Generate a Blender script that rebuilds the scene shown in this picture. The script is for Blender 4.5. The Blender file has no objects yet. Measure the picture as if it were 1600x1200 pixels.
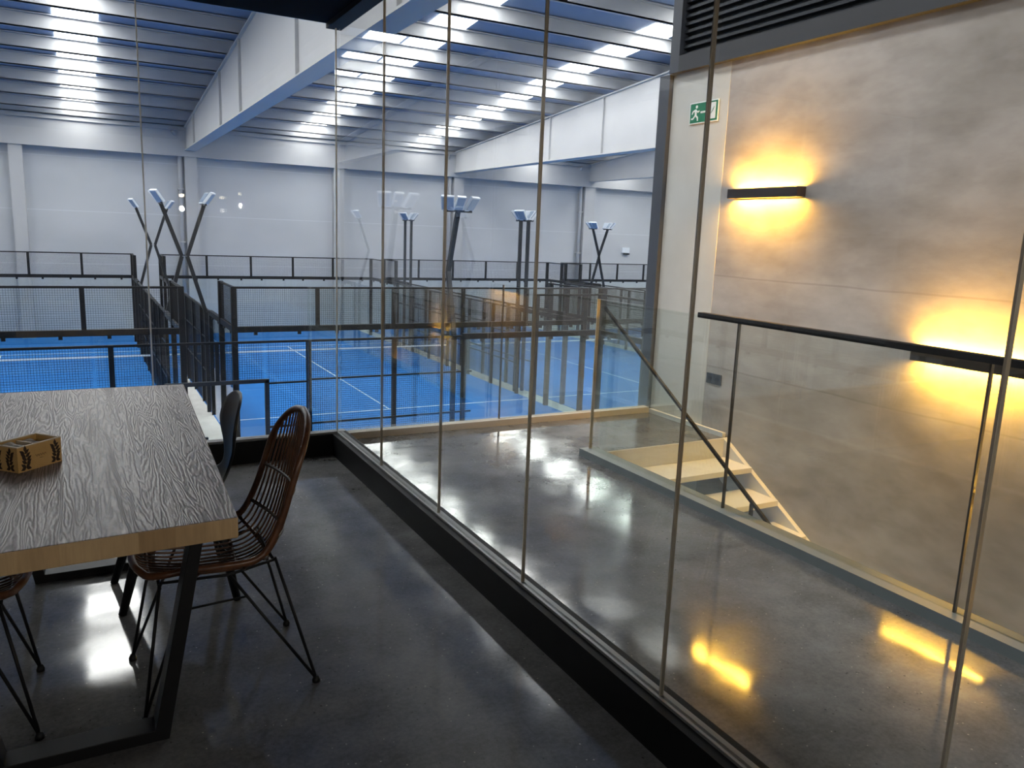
import bpy, math, random
from mathutils import Vector, Matrix
random.seed(7)
SC = bpy.context.scene
COL = SC.collection
ZC = -3.93            # level of the court hall floor; the cafe floor is z = 0

# ------------------------------------------------------------------ helpers
class MB:
    def __init__(s): s.v=[]; s.f=[]; s.sm=[]; s.mi=[]
    def add(s, vs, fs, smooth=False, mi=0):
        n=len(s.v); s.v+= [tuple(p) for p in vs]
        for f in fs: s.f.append(tuple(i+n for i in f)); s.sm.append(smooth); s.mi.append(mi)
        return s
    def box(s,x0,x1,y0,y1,z0,z1,mi=0):
        v=[(x0,y0,z0),(x1,y0,z0),(x1,y1,z0),(x0,y1,z0),(x0,y0,z1),(x1,y0,z1),(x1,y1,z1),(x0,y1,z1)]
        return s.add(v,[(0,3,2,1),(4,5,6,7),(0,1,5,4),(1,2,6,5),(2,3,7,6),(3,0,4,7)],mi=mi)
    def bar(s,a,b,w,h,up=(0,0,1),mi=0):
        a=Vector(a);b=Vector(b);d=(b-a).normalized();u=Vector(up)
        if abs(d.dot(u))>.98:u=Vector((0,1,0)) if abs(d.y)<.9 else Vector((1,0,0))
        r=d.cross(u).normalized();u=r.cross(d).normalized()
        v=[]
        for p in (a,b):
            for sx,sz in ((-1,-1),(1,-1),(1,1),(-1,1)): v.append(p+r*sx*w/2+u*sz*h/2)
        return s.add(v,[(0,1,2,3),(7,6,5,4),(0,4,5,1),(1,5,6,2),(2,6,7,3),(3,7,4,0)],mi=mi)
    def tube(s,pts,r,n=8,closed=False,mi=0,caps=True):
        pts=[Vector(p) for p in pts]; N=len(pts)
        rs=r if isinstance(r,(list,tuple)) else [r]*N
        vs=[];prev=None
        for i,p in enumerate(pts):
            if closed: t=(pts[(i+1)%N]-pts[i-1]).normalized()
            else: t=(pts[min(i+1,N-1)]-pts[max(i-1,0)]).normalized()
            if prev is None:
                a=Vector((0,0,1)) if abs(t.z)<.9 else Vector((1,0,0))
                u=t.cross(a).normalized()
            else:
                u=(prev-t*prev.dot(t)).normalized()
            prev=u; w=t.cross(u)
            for k in range(n):
                an=2*math.pi*k/n
                vs.append(p+(u*math.cos(an)+w*math.sin(an))*rs[i])
        fs=[]
        for i in range(N if closed else N-1):
            j=(i+1)%N
            for k in range(n):
                l=(k+1)%n
                fs.append((i*n+k,i*n+l,j*n+l,j*n+k))
        s.add(vs,fs,True,mi)
        if not closed and caps:
            base=len(s.v)-len(vs)
            s.f.append(tuple(base+k for k in range(n))[::-1]);s.sm.append(False);s.mi.append(mi)
            s.f.append(tuple(base+(N-1)*n+k for k in range(n)));s.sm.append(False);s.mi.append(mi)
        return s
    def prism(s,poly,axis,a,b,mi=0):
        """poly in the two other axes (order x,y,z without axis)"""
        n=len(poly)
        def mk(p,c):
            q=[p[0],p[1]]; q.insert(axis,c); return tuple(q)
        vs=[mk(p,a) for p in poly]+[mk(p,b) for p in poly]
        fs=[tuple(range(n))[::-1],tuple(range(n,2*n))]+[(i,(i+1)%n,n+(i+1)%n,n+i) for i in range(n)]
        return s.add(vs,fs,mi=mi)
    def mesh(s,name,mats):
        me=bpy.data.meshes.new(name); me.from_pydata(s.v,[],s.f); 
        for m in (mats if isinstance(mats,(list,tuple)) else [mats]): me.materials.append(m)
        me.polygons.foreach_set('use_smooth',s.sm); me.polygons.foreach_set('material_index',s.mi)
        me.validate(); me.update()
        return me
    def build(s,name,mats,parent=None,loc=None,rz=0,bevel=0):
        return link(name,s.mesh(name,mats),parent,loc,rz,bevel)
def link(name,me,parent=None,loc=None,rz=0,bevel=0):
    o=bpy.data.objects.new(name,me); COL.objects.link(o)
    if parent: o.parent=parent
    if loc: o.location=loc
    if rz: o.rotation_euler.z=rz
    if bevel:
        b=o.modifiers.new('bevel','BEVEL'); b.width=bevel; b.segments=2; b.limit_method='ANGLE'
    return o
def tag(o,label=None,cat=None,group=None,kind=None):
    if label:o['label']=label
    if cat:o['category']=cat
    if group:o['group']=group
    if kind:o['kind']=kind
    return o
def thing(name,label,cat,loc=(0,0,0),rz=0,group=None):
    o=bpy.data.objects.new(name,None); COL.objects.link(o); o.location=loc; o.rotation_euler.z=rz
    o.empty_display_size=.1
    return tag(o,label,cat,group)
def struct(name,mb,m,label=None,**k):
    o=mb.build(name,m,**k); o['kind']='structure'
    if label:o['label']=label
    return o
def copy_tree(o,parent=None):
    c=o.copy(); COL.objects.link(c); c.parent=parent
    for ch in [x for x in CH.get(o.name,[])] : copy_tree(ch,c)
    return c
CH={}
def index_children():
    CH.clear()
    for o in bpy.data.objects:
        if o.parent: CH.setdefault(o.parent.name,[]).append(o)

# ------------------------------------------------------------------ materials
def mat(name,col=(.5,.5,.5),rough=.5,metal=0,spec=.5,emit=None,es=0,coat=0):
    m=bpy.data.materials.new(name); m.use_nodes=True; b=m.node_tree.nodes['Principled BSDF']
    b.inputs['Base Color'].default_value=(*col,1); b.inputs['Roughness'].default_value=rough
    b.inputs['Metallic'].default_value=metal; b.inputs['Specular IOR Level'].default_value=spec
    b.inputs['Coat Weight'].default_value=coat
    if emit: b.inputs['Emission Color'].default_value=(*emit,1); b.inputs['Emission Strength'].default_value=es
    return m
class NT:
    def __init__(s,m): s.m=m; s.t=m.node_tree; s.b=s.t.nodes['Principled BSDF']
    def n(s,typ,**k):
        nd=s.t.nodes.new(typ)
        for a,v in k.items():
            if a.startswith('i_'):
                key=a[2:]; nd.inputs[int(key) if key.isdigit() else key.replace('_',' ')].default_value=v
            else: setattr(nd,a,v)
        return nd
    def l(s,a,b): s.t.links.new(a,b)
    def coord(s,scale=(1,1,1),kind='Object',loc=(0,0,0),rot=(0,0,0)):
        tc=s.n('ShaderNodeTexCoord'); mp=s.n('ShaderNodeMapping'); mp.inputs['Scale'].default_value=scale
        mp.inputs['Location'].default_value=loc; mp.inputs['Rotation'].default_value=rot
        s.l(tc.outputs[kind],mp.inputs[0]); return mp.outputs[0]
    def noise(s,vec,scale,detail=4,rough=.5,dist=0):
        n=s.n('ShaderNodeTexNoise'); n.inputs['Scale'].default_value=scale; n.inputs['Detail'].default_value=detail
        n.inputs['Roughness'].default_value=rough; n.inputs['Distortion'].default_value=dist
        s.l(vec,n.inputs['Vector']); return n.outputs['Fac']
    def ramp(s,fac,stops):
        r=s.n('ShaderNodeValToRGB'); e=r.color_ramp.elements
        while len(e)<len(stops): e.new(.5)
        for i,(p,c) in enumerate(stops):
            e[i].position=p; e[i].color=(*c,1) if len(c)==3 else c
        s.l(fac,r.inputs[0]); return r.outputs[0]
    def math(s,op,a,b=None,clamp=False):
        m=s.n('ShaderNodeMath',operation=op,use_clamp=clamp)
        for i,x in enumerate((a,b)):
            if x is None: continue
            if isinstance(x,(int,float)): m.inputs[i].default_value=x
            else: s.l(x,m.inputs[i])
        return m.outputs[0]
    def mix(s,fac,a,b,typ='MIX'):
        m=s.n('ShaderNodeMix',data_type='RGBA',blend_type=typ)
        for sock,x in ((m.inputs[0],fac),(m.inputs[6],a),(m.inputs[7],b)):
            if isinstance(x,(int,float)): sock.default_value=x
            elif isinstance(x,tuple): sock.default_value=(*x,1)
            else: s.l(x,sock)
        return m.outputs[2]
    def bump(s,h,strength,dist=.01):
        b=s.n('ShaderNodeBump'); b.inputs['Strength'].default_value=strength; b.inputs['Distance'].default_value=dist
        s.l(h,b.inputs['Height']); s.l(b.outputs[0],s.b.inputs['Normal'])
    def base(s,c): s.l(c,s.b.inputs['Base Color'])
    def rough(s,r): s.l(r,s.b.inputs['Roughness'])

def glass(name,tint,f0=.04,rough=0.0):
    m=bpy.data.materials.new(name); m.use_nodes=True; t=m.node_tree
    for n in list(t.nodes): t.nodes.remove(n)
    out=t.nodes.new('ShaderNodeOutputMaterial'); mix=t.nodes.new('ShaderNodeMixShader')
    tr=t.nodes.new('ShaderNodeBsdfTransparent'); tr.inputs[0].default_value=(*tint,1)
    gl=t.nodes.new('ShaderNodeBsdfGlossy'); gl.inputs['Roughness'].default_value=rough; gl.inputs[0].default_value=(1,1,1,1)
    lw=t.nodes.new('ShaderNodeLayerWeight'); lw.inputs[0].default_value=.5
    p=t.nodes.new('ShaderNodeMath'); p.operation='POWER'; p.inputs[1].default_value=5
    q=t.nodes.new('ShaderNodeMath'); q.operation='MULTIPLY_ADD'; q.inputs[1].default_value=1-f0; q.inputs[2].default_value=f0
    t.links.new(lw.outputs['Facing'],p.inputs[0]); t.links.new(p.outputs[0],q.inputs[0]); t.links.new(q.outputs[0],mix.inputs[0])
    t.links.new(tr.outputs[0],mix.inputs[1]); t.links.new(gl.outputs[0],mix.inputs[2]); t.links.new(mix.outputs[0],out.inputs[0])
    return m

M={}
M['glass']=glass('clear_partition_glass',(.975,.985,.98),.036)
M['bal_glass']=glass('green_tinted_balustrade_glass',(.955,.98,.968),.075)
M['court_glass']=glass('court_glass',(.945,.975,.972),.03)
M['joint']=mat('silicone_joint',(.75,.67,.55),.22,.5)
M['joint_back']=mat('pale_silicone_joint',(.8,.85,.86),.2)
M['black']=mat('black_paint',(.003,.0035,.0045),.6,spec=.2)
M['black_steel']=mat('black_steel',(.007,.0075,.009),.5,spec=.25)
M['court_steel']=mat('court_black_steel',(.004,.005,.007),.4,spec=.3)
M['wire']=mat('mesh_wire',(.006,.007,.01),.5,spec=.2)
M['alu']=mat('aluminium_channel',(.22,.225,.23),.4,.3)
M['pole']=mat('grey_pole_paint',(.014,.017,.022),.4,spec=.35)
M['lamp_white']=mat('lamp_housing_white',(.72,.76,.8),.35)
M['lamp_lens']=mat('lamp_lens',(.35,.42,.52),.15)
M['cream']=mat('cream_painted_steel',(.66,.66,.64),.5)
M['kerbgrey']=mat('grey_painted_kerb',(.17,.20,.215),.45)
M['kerbwhite']=mat('pale_stone_kerb',(.52,.50,.46),.6)
M['bronze']=mat('sconce_dark_metal',(.035,.026,.022),.4,.3)
M['warm']=mat('warm_led_diffuser',(1,.8,.4),.5,emit=(1,.60,.10),es=9)
M['rail']=mat('dark_handrail',(.009,.009,.01),.6,spec=.2)
M['joint_dark']=mat('dark_glass_edge',(.06,.055,.05),.3)
M['plastic_black']=mat('black_plastic_shell',(.02,.021,.023),.42,spec=.35)
M['turf_line']=mat('white_court_line',(.8,.83,.85),.8)
M['white']=mat('white_print',(.85,.87,.85),.5)
M['green']=mat('exit_green',(.0,.17,.075),.4)
M['socket']=mat('anthracite_socket',(.035,.04,.05),.4)
M['socket_dark']=mat('socket_recess',(.008,.008,.01),.5)
M['netcord']=mat('net_cord',(.008,.03,.10),.7)
M['nettape']=mat('net_tape',(.8,.82,.85),.7)
M['leaf']=mat('dark_leaf_print',(.03,.016,.01),.7)
M['sachet']=mat('pale_paper_sachet',(.5,.47,.42),.7)
M['sky']=mat('daylight_skylight',(.9,.95,1),.5,emit=(1.0,.985,.95),es=13.0)
M['warmlamp']=mat('warm_lamp_bulb',(1,.9,.7),.5,emit=(1,.82,.55),es=22)

def m_polished():
    m=mat('polished_concrete',(.08,.08,.085),.16,spec=.55); t=NT(m)
    c=t.coord(); big=t.noise(c,.9,5,.6); mid=t.noise(c,4.5,6,.65); fine=t.noise(c,60,3,.7)
    col=t.ramp(big,[(.3,(.10,.103,.108)),(.52,(.155,.158,.164)),(.72,(.24,.242,.246))])
    col2=t.ramp(mid,[(.3,(.62,.61,.60)),(.7,(1.3,1.3,1.32))])
    col=t.mix(1.0,col,col2,'MULTIPLY')
    v=t.n('ShaderNodeTexVoronoi'); v.inputs['Scale'].default_value=46; t.l(c,v.inputs['Vector'])
    s1=t.math('LESS_THAN',v.outputs['Distance'],.14)
    wn=t.n('ShaderNodeSeparateColor'); t.l(v.outputs['Color'],wn.inputs[0])
    s2=t.math('GREATER_THAN',wn.outputs[0],.84)
    col=t.mix(t.math('MULTIPLY',s1,s2),col,(.42,.40,.37))
    s3=t.math('LESS_THAN',wn.outputs[1],.12)
    v2=t.n('ShaderNodeTexVoronoi'); v2.inputs['Scale'].default_value=48; t.l(c,v2.inputs['Vector'])
    s4=t.math('LESS_THAN',v2.outputs['Distance'],.17)
    col=t.mix(t.math('MULTIPLY',s4,t.math('MULTIPLY',s3,.7)),col,(.012,.012,.014))
    col=t.mix(.35,col,t.ramp(fine,[(.35,(.03,.03,.032)),(.65,(.12,.12,.12))]))
    t.base(col)
    r=t.noise(c,1.6,5,.65)
    t.rough(t.ramp(r,[(.25,(.055,)*3),(.5,(.085,)*3),(.75,(.16,)*3)]))
    t.bump(t.noise(c,2.3,2,.5),.10,.02)
    return m
M['floor']=m_polished()
def m_concwall():
    m=mat('plastered_concrete',(.4,.38,.35),.75,spec=.3); t=NT(m)
    c=t.coord(); st=t.coord((1,.55,1.1),loc=(3,1,2))
    a=t.noise(st,1.3,6,.55,.3); b=t.noise(t.coord((1,1,2.2)),3.2,5,.6); g=t.noise(c,160,3,.7)
    col=t.ramp(a,[(.28,(.235,.215,.20)),(.42,(.32,.298,.284)),(.55,(.39,.37,.357)),(.72,(.48,.463,.45))])
    col=t.mix(.8,col,t.ramp(b,[(.3,(.80,.79,.77)),(.6,(1.06,1.06,1.06))]),'MULTIPLY')
    # formwork joint lines running level along the wall
    sx=t.n('ShaderNodeSeparateXYZ'); t.l(c,sx.inputs[0])
    w=t.math('ADD',sx.outputs[2],t.math('MULTIPLY',t.noise(c,1.1,2),.05))
    for h in (1.28,.55):
        d=t.math('ABSOLUTE',t.math('SUBTRACT',w,h))
        ln=t.math('LESS_THAN',d,.006)
        col=t.mix(t.math('MULTIPLY',ln,.35),col,(.2,.18,.16))
    t.base(col); t.bump(t.math('ADD',t.math('MULTIPLY',g,.5),b),.25,.006)
    return m
M['conc']=m_concwall()
def m_noisy(name,c0,c1,scale,rough=.6,bump=0,detail=4):
    m=mat(name,c0,rough); t=NT(m); c=t.coord(); n=t.noise(c,scale,detail,.6)
    t.base(t.ramp(n,[(.3,c0),(.7,c1)]))
    if bump: t.bump(t.noise(c,scale*6,3),bump,.01)
    return m
M['pillar']=m_noisy('white_painted_plaster',(.54,.53,.49),(.62,.61,.57),2.0,.6,.1)
M['hallfloor']=m_noisy('pale_hall_concrete',(.50,.50,.48),(.62,.62,.60),3.0,.55)
M['turf']=m_noisy('blue_court_turf',(.0005,.130,.43),(.001,.155,.50),.8,.85)
M['hallwhite']=m_noisy('white_steel_paint',(.46,.465,.475),(.50,.505,.51),.6,.5)
M['purlin']=m_noisy('galvanised_purlin',(.38,.39,.405),(.44,.45,.465),.8,.45)
M['deck']=m_noisy('roof_deck_sheet',(.20,.27,.40),(.23,.30,.43),1.0,.5)
M['roomwall']=m_noisy('pale_plaster',(.24,.23,.22),(.28,.27,.26),1.5,.8)
M['roomceil']=mat('black_ceiling',(.0012,.0015,.003),.8,spec=.05)
M['cladding']=mat('dark_corrugated_cladding',(.022,.026,.033),.35,.4)
M['flash']=mat('dark_grey_flashing',(.032,.034,.04),.5)
M['greysteel']=mat('grey_steel_column',(.055,.062,.078),.45)
def m_farwall():
    m=mat('pale_precast_wall',(.5,.52,.54),.7); t=NT(m); c=t.coord()
    sx=t.n('ShaderNodeSeparateXYZ'); t.l(c,sx.inputs[0])
    n=t.noise(t.coord((.25,1,.5)),1.2,4,.5)
    col=t.ramp(n,[(.3,(.47,.485,.505)),(.7,(.54,.555,.575))])
    f=t.math('FRACT',t.math('DIVIDE',t.math('ADD',sx.outputs[2],10.15),2.4))
    ln=t.math('LESS_THAN',f,.012)
    col=t.mix(t.math('MULTIPLY',ln,.45),col,(.75,.77,.8))
    t.base(col); return m
M['farwall']=m_farwall()
def m_wood():
    m=mat('limed_oak_top',(.3,.27,.25),.42,spec=.45); t=NT(m)
    tc=t.n('ShaderNodeTexCoord'); sx=t.n('ShaderNodeSeparateXYZ'); t.l(tc.outputs['Object'],sx.inputs[0])
    pl=t.math('FLOOR',t.math('DIVIDE',t.math('ADD',sx.outputs[0],5.0),.125))
    cb=t.n('ShaderNodeCombineXYZ'); t.l(t.math('MULTIPLY',sx.outputs[0],13.0),cb.inputs[0])
    t.l(t.math('ADD',t.math('MULTIPLY',sx.outputs[1],.95),t.math('MULTIPLY',pl,7.3)),cb.inputs[1])
    t.l(t.math('MULTIPLY',pl,3.1),cb.inputs[2])
    n=t.noise(cb.outputs[0],1.15,2.5,.5,.25)
    # fine wobble of the growth rings
    cb2=t.n('ShaderNodeCombineXYZ'); t.l(t.math('MULTIPLY',sx.outputs[0],60),cb2.inputs[0]); t.l(t.math('MULTIPLY',sx.outputs[1],22),cb2.inputs[1]); t.l(pl,cb2.inputs[2])
    w=t.noise(cb2.outputs[0],1.0,2,.6)
    ph=t.math('ADD',t.math('MULTIPLY',n,34),t.math('MULTIPLY',w,1.3))
    s=t.math('SINE',t.math('MULTIPLY',ph,6.283*.62))
    grain=t.ramp(t.math('MULTIPLY_ADD' if False else 'ADD',t.math('MULTIPLY',s,.5),.5),[(.20,(.070,.052,.048)),(.48,(.225,.176,.166)),(.8,(.285,.230,.220))])
    cb3=t.n('ShaderNodeCombineXYZ'); t.l(t.math('MULTIPLY',sx.outputs[0],300),cb3.inputs[0]); t.l(t.math('MULTIPLY',sx.outputs[1],14),cb3.inputs[1])
    f=t.noise(cb3.outputs[0],1,3,.6)
    col=t.mix(.55,grain,t.ramp(f,[(.35,(.7,.7,.7)),(.6,(1.15,1.15,1.15))]),'MULTIPLY')
    fade=t.noise(t.coord((3,.7,1)),1.2,2)
    col=t.mix(t.ramp(fade,[(.35,(0,0,0)),(.65,(.35,.35,.35))]),col,(.225,.178,.168))
    t.base(col); t.bump(s,.18,.002); return m
M['wood']=m_wood()
def m_edge():
    m=mat('oak_edge',(.42,.29,.16),.5); t=NT(m)
    tc=t.n('ShaderNodeTexCoord'); sx=t.n('ShaderNodeSeparateXYZ'); t.l(tc.outputs['Object'],sx.inputs[0])
    pl=t.math('FLOOR',t.math('DIVIDE',t.math('ADD',t.math('ADD',sx.outputs[0],sx.outputs[1]),5.0),.09))
    wn=t.n('ShaderNodeTexWhiteNoise',noise_dimensions='1D'); t.l(pl,wn.inputs['W'])
    base=t.ramp(wn.outputs[0],[(0,(.36,.23,.11)),(1,(.52,.37,.20))])
    n=t.noise(t.coord((60,60,6)),1.5,3,.6)
    t.base(t.mix(.5,base,t.ramp(n,[(.3,(.72,.70,.68)),(.7,(1.1,1.1,1.1))]),'MULTIPLY')); return m
M['oak']=m_edge()
M['box_wood']=m_noisy('light_box_wood',(.55,.34,.12),(.66,.43,.17),14,.55)
M['box_rim']=mat('pale_box_rim',(.66,.56,.42),.6)
def m_rattan(name,c0,c1):
    m=mat(name,c0,.35,spec=.5); t=NT(m); n=t.noise(t.coord(),28,4,.6)
    t.base(t.ramp(n,[(.3,c0),(.7,c1)])); return m
M['rattan']=m_rattan('brown_rattan',(.055,.022,.011),(.145,.058,.025))
M['rattan_dark']=m_rattan('dark_rattan_binding',(.022,.011,.007),(.05,.022,.012))

# ------------------------------------------------------------------ camera
f=1225.0; yaw,pitch,roll=map(math.radians,(28.73,10.70,2.205))
cy,sy,cp,sp=math.cos(yaw),math.sin(yaw),math.cos(pitch),math.sin(pitch)
F=Vector((sy*cp,cy*cp,-sp)); Rt=Vector((cy,-sy,0)); U=Rt.cross(F)
R2=Rt*math.cos(roll)+U*math.sin(roll); U2=U*math.cos(roll)-Rt*math.sin(roll)
cam=bpy.data.cameras.new('camera'); cam.sensor_width=36; cam.lens=36*f/1600; cam.clip_start=.05; cam.clip_end=300
co=bpy.data.objects.new('camera',cam); COL.objects.link(co)
co.matrix_world=Matrix(((R2.x,U2.x,-F.x,0),(R2.y,U2.y,-F.y,0),(R2.z,U2.z,-F.z,1.5),(0,0,0,1)))
SC.camera=co

# ------------------------------------------------------------------ cafe shell and landing
fl=MB()
fl.box(-4.2,3.0,-3.2,5.40,-.28,0)                 # cafe and landing slab
fl.box(3.0,4.4,4.46,5.40,-.28,0)                  # landing head of the stair
fl.box(3.0,3.13,-3.2,4.46,-.28,0)
struct('floor',fl,M['floor'])
struct('ceiling',MB().box(-4.2,1.50,-3.2,5.14,2.75,3.05),M['roomceil'])
struct('wall_left',MB().box(-4.35,-4.2,-3.2,5.14,0,3.05),M['roomwall'])
struct('wall_back',MB().box(-4.35,4.4,-3.35,-3.2,-3.93,3.4),M['roomwall'])
struct('wall_right',MB().box(4.40,4.62,-3.35,4.76,-3.93,2.86),M['conc'])
struct('trim_1',MB().box(4.398,4.62,4.76,5.43,-3.93,2.86),M['pillar'])
struct('trim_2',MB().box(4.36,4.49,5.435,5.565,-3.93,2.86),M['greysteel'])
struct('baseboard_right',MB().box(4.36,4.392,4.47,5.40,0,.035),M['cream'])
# corrugated cladding above the concrete wall
prof=[]; z=2.985; k=0
while z<5.4:
    prof+=[(4.385,z),(4.385,z+.022),(4.425,z+.030),(4.425,z+.050)]; z+=.058
prof+=[(4.60,z),(4.60,2.985)]
struct('wall_upper',MB().prism([(a,b) for a,b in prof],1,-3.3,5.32),M['cladding'])
struct('wall_top',MB().box(4.43,4.6,-3.3,5.32,5.4,9.9),M['cladding'])
struct('trim_3',MB().box(4.345,4.62,-3.3,5.32,2.86,2.985),M['flash'])
struct('trim_4',MB().box(4.345,4.62,5.32,5.43,2.86,9.5),M['greysteel'])
# kerbs under the glass partition
struct('baseboard_partition',MB().box(1.41,1.52,-3.2,5.05,0,.146),M['black'])
struct('trim_5',MB().box(1.445,1.485,-3.2,5.06,.146,.156),M['alu'])
struct('baseboard_back',MB().box(-4.2,1.52,5.05,5.16,0,.146),M['black'])
struct('trim_6',MB().box(-4.2,1.505,5.068,5.135,.146,.156),M['alu'])
struct('trim_7',MB().box(1.405,1.50,-3.2,5.14,2.72,2.75),M['black'])
# glass panes
def joint(o,mb,m): j=mb.build('glass_joint',m,parent=o); return j
ys=[5.085,4.21,3.36,2.515,1.655,.805,-.06,-.92,-1.8,-3.19]
wi=1
for i in range(len(ys)-1):
    a,b=ys[i+1]+.003,ys[i]-.003
    o=struct('window_%d'%wi,MB().box(1.455,1.467,a,b,.156,2.74),M['glass']); wi+=1
    if i<len(ys)-2: joint(o,MB().box(1.4545,1.4675,ys[i+1]-.003,ys[i+1]+.003,.156,2.74),M['joint'])
xs=[-4.19,-2.7,-1.2,.33,1.455]
for i in range(len(xs)-1):
    o=struct('window_%d'%wi,MB().box(xs[i]+.005,xs[i+1]-.005,5.095,5.107,.156,2.74),M['glass']); wi+=1
    joint(o,MB().box(xs[i+1]-.004,xs[i+1]+.004,5.0945,5.1075,.156,2.74),M['joint_back'])

# ------------------------------------------------------------------ landing balustrades
bb=thing('glass_balustrade','frameless clear glass balustrade along the hall edge of the landing, on a pale stone kerb','balustrade',(1.35,5.45,0))
MB().box(0.12,3.01,-.05,.03,0,.048).build('kerb',M['kerbwhite'],bb)
MB().box(0.0,3.01,-.05,.06,-.28,0).build('edge_strip',M['kerbwhite'],bb)
for a,b in ((0,1.525),(1.535,2.93)):
    MB().box(a,b,-.008,.008,.048,1.10).build('glass_pane',M['bal_glass'],bb)
MB().box(1.525,1.533,-.009,.009,.048,1.12).build('joint_post',M['joint_dark'],bb)
sb=thing('glass_balustrade','clear glass balustrade beside the stair opening with a dark flat handrail and grey kerb','balustrade',(3.07,4.45,0))
MB().box(-.07,.06,-7.6,0,0,.05).build('kerb',M['kerbgrey'],sb)
for a,b in ((-1.35,-.035),(-2.70,-1.36),(-4.1,-2.71),(-5.5,-4.11),(-7.0,-5.51)):
    MB().box(-.008,.008,a,b,.05,1.10).build('glass_pane',M['bal_glass'],sb)
for y in (-1.355,-2.705,-4.105,-5.505):
    MB().box(-.009,.009,y-.004,y+.004,.05,1.09).build('glass_joint',M['joint_dark'],sb)
MB().box(-.012,.012,-.035,-.030,.05,1.10).build('polished_edge',M['joint'],sb)
MB().box(-.022,.022,-7.0,-1.045,1.085,1.115).build('handrail',M['rail'],sb,bevel=.003)

# ------------------------------------------------------------------ staircase
st=thing('staircase','cream steel staircase going down beside the concrete wall','staircase',(3.76,4.46,0))
def L(p): return (p[0]-3.76,p[1]-4.46,p[2])
g,r=.281,.1705
def stringer(x0,x1):
    top0=(4.46-4.46,.0); ylow=-22.6*g; sl=r/g*.985
    return MB().prism([(0,.0),(0,-.34),(ylow,-.34+ylow*sl),(ylow,ylow*sl)],0,x0,x1)
stringer(.60,.638).build('wall_stringer',M['cream'],st)
stringer(-.63,-.592).build('open_stringer',M['cream'],st)
MB().box(-.59,.60,-.012,0.0,-.27,-.002).build('landing_riser',M['cream'],st)
for k in range(1,22):
    y1=-.03-(k-1)*g; zt=.02-r*k
    MB().box(-.59,.60,y1-g-.02,y1+.01,zt-.042,zt).build('tread',M['cream'],st,bevel=.004)
hr=thing('stair_handrail','thin dark handrail sloping down the stair over its own glass panel','handrail',(3.15,4.45,0))
def zr(y): return 1.035+(y-4.45)*.617
MB().bar((0,0,1.035),(0,-6.2,zr(-1.75)),.016,.018).build('rail',M['rail'],hr)
MB().bar((0,2.962-4.45,zr(2.962)-.01),(0,2.962-4.45,-.62),.016,.016).build('post',M['rail'],hr)
MB().prism([(-.02,zr(4.43)-.012),(-1.475,zr(2.975)-.012),(-1.475,zr(2.975)-.80),(-.02,.06)],0,-.006,.006).build('glass_pane',M['bal_glass'],hr)

# ------------------------------------------------------------------ wall items
def sconce(y0,y1,z,label):
    t=thing('wall_sconce',label,'wall lamp',(4.40,(y0+y1)/2,z),0)
    h=(y1-y0)/2
    b=MB(); b.box(-.085,-.079,-h,h,-.034,.034); b.box(-.079,0,-h,-h+.006,-.034,.034); b.box(-.079,0,h-.006,h,-.034,.034)
    b.box(-.012,0,-h+.006,h-.006,-.034,.034); b.build('housing',M['bronze'],t)
    for s in (1,-1):
        MB().box(-.079,-.012,-h+.006,h-.006,s*.005-.002,s*.005+.002).build('diffuser',M['warm'],t)
        l=bpy.data.lights.new('sconce_light','AREA'); l.shape='RECTANGLE'; l.size=.05; l.size_y=2*h-.05
        l.energy=29; l.color=(1,.50,.06)
        lo=bpy.data.objects.new('lamp_glow',l); COL.objects.link(lo); lo.parent=t; lo.location=(-.045,0,s*.009)
        lo.rotation_euler=(math.pi if s>0 else 0,0,0)
sconce(3.93,4.60,1.872,'dark bar-shaped wall sconce near the exit sign glowing amber up and down')
sconce(2.25,2.94,.895,'dark bar-shaped wall sconce at the right edge, level with the stair handrail')
sconce(.40,1.07,.15,'dark bar-shaped wall sconce further down the stair, seen only as a reflection')
sconce(-1.40,-.73,-.72,'dark bar-shaped wall sconce lowest on the stair wall, seen only as a reflection')

sg=thing('exit_sign','green emergency exit sign with running figure, arrow and doorway on the white wall end','sign',(4.392,5.02,2.52))
def quad(mb,poly,d,mi=0): # poly in (u right, v up) seen from the cafe -> y = -u
    mb.prism([(-u,v) for u,v in poly],0,-d,-d+.0012,mi)
MB().box(-.005,0,-.165,.165,-.082,.082).build('plate',M['white'],sg)
b=MB(); quad(b,[(-.157,-.074),(.157,-.074),(.157,.074),(-.157,.074)],.0062); b.build('green_field',M['green'],sg)
b=MB(); quad(b,[(.075,-.06),(.138,-.06),(.138,.062),(.075,.062)],.0075)
b.build('door_symbol',M['white'],sg)
b=MB(); quad(b,[(-.035,-.006),(.03,-.006),(.03,.008),(-.035,.008)],.0075); quad(b,[(.025,-.024),(.06,.001),(.025,.026)],.0075)
b.build('arrow_symbol',M['white'],sg)
b=MB()
cx,cz=-.083,.047
quad(b,[(cx+.013*math.cos(a*.785),cz+.013*math.sin(a*.785)) for a in range(8)],.0075)
quad(b,[(-.105,.028),(-.085,.030),(-.078,-.012),(-.100,-.014)],.0075)
quad(b,[(-.100,-.008),(-.082,-.014),(-.060,-.034),(-.058,-.062),(-.070,-.062),(-.074,-.040),(-.100,-.020)],.0076)
quad(b,[(-.096,-.010),(-.100,-.030),(-.118,-.048),(-.142,-.048),(-.142,-.036),(-.122,-.036),(-.108,-.022)],.0077)
quad(b,[(-.100,.028),(-.128,.018),(-.138,-.006),(-.128,-.008),(-.120,.008),(-.098,.014)],.0078)
quad(b,[(-.086,.026),(-.066,.012),(-.050,.018),(-.047,.010),(-.064,.000),(-.086,.012)],.0079)
b.build('running_figure',M['white'],sg)
b=MB(); 
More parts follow.
